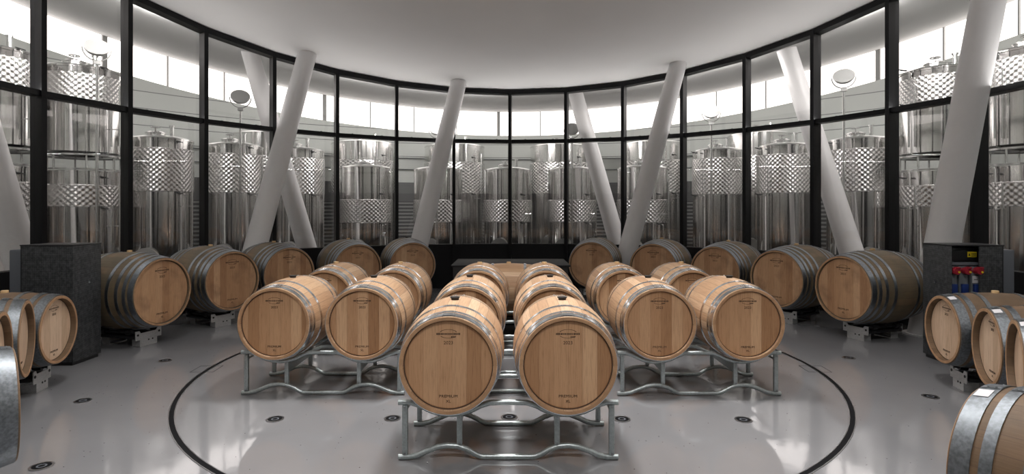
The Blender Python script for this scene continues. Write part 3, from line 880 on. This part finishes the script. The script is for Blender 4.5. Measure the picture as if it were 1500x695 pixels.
# ------------------------------------------------------------------ tanks in the hall
def build_tank(d, H, band, z0=0.0, pipe_side=1, stacked=None, seed=1):
    """steel tank: feet, shell, dimpled cooling jacket, dished lid, hatch, vent, riser pipe"""
    rd = random.Random(seed)
    t = thing('steel_tank', '-', 'tank')
    r = d/2; zb = z0+(0.35 if stacked != 'upper' else 0.12); zt = H-0.10
    bm = bmesh.new(); b0, b1 = band
    lathe(bm, [(0, zb-0.10), (r*0.5, zb-0.07), (r, zb), (r, b0-0.01), (r, b1+0.01), (r, zt-0.01), (r+0.012, zt-0.01), (r+0.012, zt+0.02), (r-0.01, zt+0.02)], 144)
    ph = [rd.uniform(0, 6.28) for _ in range(6)]      # rolled plate is never perfectly round
    for v in bm.verts:
        q = v.co.x**2+v.co.y**2
        if q > (r*0.9)**2:
            a = atan2(v.co.y, v.co.x); w_ = sum(A*sin(n_*a+p_) for (A, n_), p_ in zip(((0.0022, 5), (0.0016, 9), (0.0010, 14), (0.0006, 21)), ph))
            v.co.x *= 1+w_/r; v.co.y *= 1+w_/r
    obj('shell', bm, 'tank', t)
    bm = bmesh.new()
    lathe(bm, [(r-0.004, b0), (r+0.016, b0+0.015), (r+0.016, b1-0.015), (r-0.004, b1)], 96)
    obj('cooling_jacket', bm, 'dimple', t)
    if stacked != 'lower':
        bm = bmesh.new()
        lathe(bm, [(r-0.01, zt+0.021), (r*0.9, zt+0.05), (r*0.6, zt+0.088), (r*0.3, zt+0.10), (0, zt+0.103)], 56); obj('lid', bm, 'tank_lid', t)
        hx, hy = -0.12*r, -0.35*r; zz = zt+0.095
        bm = bmesh.new(); lathe(bm, [(0.0, zz-0.04), (0.16, zz-0.04), (0.16, zz+0.03), (0.175, zz+0.03), (0.175, zz+0.045), (0.12, zz+0.07), (0, zz+0.08)], 28, 'Z', (hx, hy, 0))
        ht = obj('hatch', bm, 'pipe', t)
        bm = bmesh.new(); tube(bm, [(hx, hy, zz+0.075), (hx, hy, zz+0.17)], 0.014, 8)
        pts = [(hx+0.075*cos(2*PI*i/16), hy+0.075*sin(2*PI*i/16), zz+0.15) for i in range(17)]; tube(bm, pts, 0.010, 8)
        for i in range(3): tube(bm, [(hx, hy, zz+0.15), (hx+0.075*cos(2.1*i), hy+0.075*sin(2.1*i), zz+0.15)], 0.007, 6)
        obj('hand_wheel', bm, 'pipe', ht)
        bm = bmesh.new(); tube(bm, [(0.35*r, -0.2*r, zt+0.05), (0.35*r, -0.2*r, zt+0.30)], 0.035, 12); tube(bm, [(0.35*r, -0.2*r, zt+0.28), (0.35*r, -0.2*r, zt+0.305)], 0.05, 12)
        obj('vent_pipe', bm, 'pipe', t)
    if stacked != 'upper':
        for i in range(4):
            a = PI/4+i*PI/2
            bm = bmesh.new(); tube(bm, [(r*0.86*cos(a), r*0.86*sin(a), 0.0), (r*0.86*cos(a), r*0.86*sin(a), zb+0.05)], 0.035, 12); obj('leg', bm, 'pipe', t)
        a = -PI/2-0.3*pipe_side
        bm = bmesh.new(); c = Vector((cos(a), sin(a), 0))
        tube(bm, [c*(r-0.02)+Vector((0, 0, zb+0.42)), c*(r+0.09)+Vector((0, 0, zb+0.42))], 0.20, 24); tube(bm, [c*(r+0.09)+Vector((0, 0, zb+0.42)), c*(r+0.12)+Vector((0, 0, zb+0.42))], 0.225, 24)
        obj('manway_door', bm, 'tank_lid', t)
    # riser pipe with brackets and sample taps at the room side
    a = -PI/2+0.72*pipe_side; c = Vector((cos(a), sin(a), 0)); q = r+0.10; lo = z0+0.5 if stacked != 'upper' else zb+0.1
    bm = bmesh.new()
    tube(bm, [c*q+Vector((0, 0, lo)), c*q+Vector((0, 0, b0-0.15)), c*q+Vector((0, 0, b0-0.05)), c*(r+0.01)+Vector((0, 0, b0-0.03))], 0.018, 10)
    tube(bm, [c*(q+0.02)+Vector((0.10, 0, lo)), c*(q+0.02)+Vector((0.10, 0, zt-0.25))], 0.013, 10)
    for zz in (lo+0.3, (lo+zt)/2): tube(bm, [c*(r-0.01)+Vector((0, 0, zz)), c*q+Vector((0.10, 0, zz))], 0.008, 8)
    obj('riser_pipe', bm, 'pipe', t)
    for zz in (b1+0.12, b0-0.02):
        bm = bmesh.new(); tube(bm, [c*(r-0.01)+Vector((-0.10, 0, zz)), c*(r+0.12)+Vector((-0.10, 0, zz))], 0.014, 8)
        tube(bm, [c*(r+0.10)+Vector((-0.16, 0, zz+0.02)), c*(r+0.10)+Vector((-0.04, 0, zz-0.01))], 0.009, 8)
        obj('tap', bm, 'black', t)
    return t
TP = {}
def tank(x, r_ring, d, H, band, lab, side=1, stacked=None, z0=0.0, group='steel tanks in the hall behind the glass'):
    p = on_ring(x, r_ring); psi = atan2(p.x, p.y-CC.y)
    rz = atan2(-p.x, p.y)*0.9
    key = (d, H, band, side, stacked, z0)
    if key in TP: return copy_tree(TP[key], (p.x, p.y, z0), rz, lab)
    t = build_tank(d, H-z0, (band[0]-z0, band[1]-z0), 0.0, side, stacked); t.location = (p.x, p.y, z0); t.rotation_euler = (0, 0, rz)
    tag(t, lab, 'tank', group); TP[key] = t; return t
# middle, shorter
for x, w in ((537, 'shorter steel tank left of the middle-left leaning column'), (642, 'shorter steel tank directly behind the middle-left leaning column'),
             (744, 'shorter steel tank in the very middle behind the centre post'), (838, 'shorter steel tank just right of the middle'), (941, 'shorter steel tank behind the middle-right leaning column')):
    tank(x, 8.3, 1.22, 2.78, (1.38, 1.94), w)
# taller flank tanks
for x, w in ((437, 'tall dimpled tank behind the left leaning column'), (343, 'tall dimpled tank right of the third post from the left'), (235, 'tall dimpled tank between the second and third posts from the left')):
    tank(x, 8.3, 1.12, 3.12, (2.03, 2.86), w, 1)
for x, w in ((1052, 'tall dimpled tank right of the middle-right leaning column'), (1150, 'tall dimpled tank behind the left foot of the outer right column'), (1258, 'tall dimpled tank left of the stacked tanks on the right')):
    tank(x, 8.3, 1.12, 3.12, (2.03, 2.86), w, -1)
# big ones behind
for x, w in ((666, 'wide steel tank in the back row left of the centre post'), (820, 'wide steel tank in the back row right of the centre post'), (956, 'wide steel tank in the back row behind the middle-right column'),
             (533, 'wide steel tank in the back row behind the middle-left shorter tank')):
    tank(x, 10.55, 1.75, 3.62, (2.15, 3.05), w)
for x, w in ((1112, 'wide steel tank in the back row between the two right flank tanks'), (388, 'wide steel tank in the back row between two left flank tanks')):
    tank(x, 10.4, 1.5, 3.68, (2.15, 3.05), w)
# stacked pairs at both ends
for x, s, nm in ((118, 1, 'left of the second post on the left'), (-12, 1, 'cut by the left picture edge'), (1376, -1, 'behind the thickest leaning column'), (1512, -1, 'cut by the right picture edge')):
    tank(x, 8.3, 1.18, 2.43, (1.74, 2.12), 'lower steel tank of the stacked pair ' + nm, s, 'lower')
    tank(x, 8.3, 1.18, 4.17, (3.52, 3.98), 'upper steel tank of the stacked pair ' + nm, s, 'upper', 2.55)
    p = on_ring(x, 8.3); t = thing('tank_frame', 'steel frame between the stacked tanks ' + nm, 'frame', (p.x, p.y, 2.36), atan2(-p.x, p.y)*0.9, 'frames between stacked tanks')
    bm = bmesh.new(); lathe(bm, [(0.56, 0.0), (0.60, 0.0), (0.60, 0.03), (0.56, 0.03)], 48, closed=True); obj('lower_ring', bm, 'pipe', t)
    bm = bmesh.new(); lathe(bm, [(0.56, 0.24), (0.60, 0.24), (0.60, 0.27), (0.56, 0.27)], 48, closed=True); obj('upper_ring', bm, 'pipe', t)
    for i in range(8):
        a = i*PI/4+0.2; bm = bmesh.new(); tube(bm, [(0.58*cos(a), 0.58*sin(a), 0.03), (0.58*cos(a), 0.58*sin(a), 0.24)], 0.016, 8); obj('strut', bm, 'pipe', t)

# ------------------------------------------------------------------ floodlights on poles outside the glass
def build_flood(H):
    t = thing('floodlight', '-', 'floodlight')
    bm = bmesh.new(); tube(bm, [(0, 0, 0.02), (0, 0, H-0.22)], 0.022, 12); obj('pole', bm, 'pipe', t)
    bm = bmesh.new(); lathe(bm, [(0, 0), (0.12, 0), (0.12, 0.02), (0, 0.02)], 24); obj('base_plate', bm, 'pipe', t)
    bm = bmesh.new(); box(bm, (-0.05, -0.035, H-0.24), (0.05, 0.035, H-0.17), 0.006)
    pts = [(0.19*cos(a), 0, H+0.02+0.20*sin(a)) for a in [PI+PI*i/14 for i in range(15)]]
    tube(bm, pts, 0.010, 8); obj('bracket', bm, 'grey_lamp', t)
    bm = bmesh.new(); lathe(bm, [(0, -0.07), (0.06, -0.07), (0.15, -0.03), (0.175, 0.02), (0.175, 0.04), (0.16, 0.04)], 32)
    tilt = Matrix.Translation((0, 0, H+0.02)) @ Matrix.Rotation(R(54), 4, 'X')
    bmesh.ops.transform(bm, matrix=tilt, verts=bm.verts); s = obj('lamp_shell', bm, 'grey_lamp', t)
    bm = bmesh.new(); lathe(bm, [(0, 0.035), (0.159, 0.035), (0.159, 0.042), (0, 0.046)], 32)
    bmesh.ops.transform(bm, matrix=tilt, verts=bm.verts); obj('lens', bm, 'lens', s)
    return t
for (x, y, w) in ((142, 71, 'round floodlight on a pole, first from the left, before the stacked tanks'), (352, 143, 'round floodlight on a pole left of the left leaning column'),
                  (640, 190, 'round floodlight half hidden by the middle-left leaning column'), (838, 190, 'round floodlight on a pole beside the outer column right of centre'),
                  (1042, 165, 'round floodlight on a pole right of the middle-right column'), (1236, 113, 'round floodlight on a pole, last on the right')):
    p = on_ring(x, 7.15); H = EYE+(HY-y)/F*p.y
    t = build_flood(H-0.02); t.location = (p.x, p.y, 0); t.rotation_euler = (0, 0, atan2(-p.x, p.y)); tag(t, w, 'floodlight', 'floodlights on poles outside the glass')

# handrail-like pipes on the hall wall
for i, zz in enumerate((3.30, 2.95)):
    bm = bmesh.new(); tube(bm, [((RO-0.12)*sin(a), CC.y+(RO-0.12)*cos(a), zz) for a in [-1.9+3.8*k/60 for k in range(61)]], 0.018, 8)
    o = obj('wall_pipe', bm, 'bolt'); tag(o, ('upper' if i == 0 else 'lower')+' thin steel pipe running along the far hall wall', 'pipe', 'pipes on the hall wall')

# ------------------------------------------------------------------ lights
def area(loc, size, power, rot=(0, 0, 0), col=(1, 0.98, 0.965), spread=180):
    ld = bpy.data.lights.new('lamp', 'AREA'); ld.shape = 'DISK'; ld.size = size; ld.energy = power; ld.color = col
    ld.spread = R(spread)
    o = bpy.data.objects.new('lamp', ld); COL.objects.link(o); o.location = loc; o.rotation_euler = rot
    return o
tl = math.atan(0.16)
lamp0 = None  # ceiling lamps added out of view to brighten racks and barrel heads
for (x, y, pw, nm) in ((0.0, 5.2, 85, 'over the middle racks'), (-2.4, 4.6, 50, 'over the left racks'), (2.4, 4.6, 50, 'over the right racks'), (-0.7, -1.3, 145, 'behind the entrance on the left'), (0.7, -1.3, 145, 'behind the entrance on the right')):
    z = h_fn(y, x)-(0.0 if y > 0 else 0.03)
    lab = 'added round white ceiling lamp ' + nm
    if lamp0 is None:
        lamp0 = thing('added_ceiling_lamp', lab, 'ceiling lamp', (x, y, z-0.002), 0, 'added round ceiling lamps'); lamp0.rotation_euler = (-tl, 0, 0)
        bm = bmesh.new(); lathe(bm, [(0.40, 0), (0.43, 0), (0.43, -0.30), (0.40, -0.30)], 48, closed=True); obj('rim', bm, 'grey_lamp', lamp0)
        bm = bmesh.new(); lathe(bm, [(0, -0.001), (0.399, -0.001), (0.399, -0.05), (0, -0.05)], 48); obj('diffuser', bm, 'lamp', lamp0)
    else:
        c = copy_tree(lamp0, (x, y, z-0.002), 0, lab); c.rotation_euler = (-tl, 0, 0)
    area((x, y, z-0.07), 0.76, pw, (-tl, 0, 0) if y > 0 else (R(22), 0, 0), spread=110 if y > 0 else 150)

def strip(loc, ln, wd, power, rot, col=(1, 0.98, 0.965)):
    ld = bpy.data.lights.new('added strip light', 'AREA'); ld.shape = 'RECTANGLE'; ld.size = ln; ld.size_y = wd; ld.energy = power; ld.color = col
    o = bpy.data.objects.new('added strip light', ld); COL.objects.link(o); o.matrix_world = Matrix.Translation(loc) @ rot
P_OUT, P_UP = 52, 7
COLA = [atan2(q.x, q.y-CC.y) for q in (on_ring(367, 6.85), on_ring(843, 6.85), on_ring(1152, 6.85))]
for k in range(-12, 12):
    am = k*DK+MX0*2+DK/2; ri = RW*cos(DK/2)
    # added strip light hidden behind the head frame to brighten the tank hall
    p = polar(am, ri+0.12); z = h_in(p.y)-0.05
    base = Matrix.Rotation(-am, 4, 'Z')
    if not any(abs(am-c) < 0.13 for c in COLA): strip((p.x, p.y, z), 1.05, 0.06, P_OUT, base @ Matrix.Rotation(R(62), 4, 'X'))
    # second added light, out of sight on the transom, lifts the ceiling
    p = polar(am, ri-0.02); z = HT+0.045
    if -10 <= k <= 9: strip((p.x, p.y, z), 1.05, 0.02, P_UP, base @ Matrix.Rotation(R(-163), 4, 'X'))

w = bpy.data.worlds.new('sky'); SC.world = w; w.use_nodes = True
w.node_tree.nodes['Background'].inputs[0].default_value = (0.9, 0.93, 1.0, 1)
w.node_tree.nodes['Background'].inputs[1].default_value = 0.5

# ------------------------------------------------------------------ camera and view
cam = bpy.data.cameras.new('camera'); co = bpy.data.objects.new('camera', cam); COL.objects.link(co)
co.location = (0, 0, EYE); co.rotation_euler = (PI/2, 0, 0)
cam.sensor_fit = 'HORIZONTAL'; cam.sensor_width = 36; cam.lens = 36*F/1500; cam.shift_y = -(347.5-HY)/1500
cam.clip_start = 0.05
SC.camera = co
SC.view_settings.view_transform = 'Standard'; SC.view_settings.look = 'None'
SC.view_settings.gamma = 1; SC.view_settings.use_curve_mapping = False
SC.view_settings.exposure = 0.12
SC.cycles.transparent_max_bounces = 24
SC.cycles.max_bounces = 8
SC.cycles.diffuse_bounces = 5
SC.cycles.glossy_bounces = 5
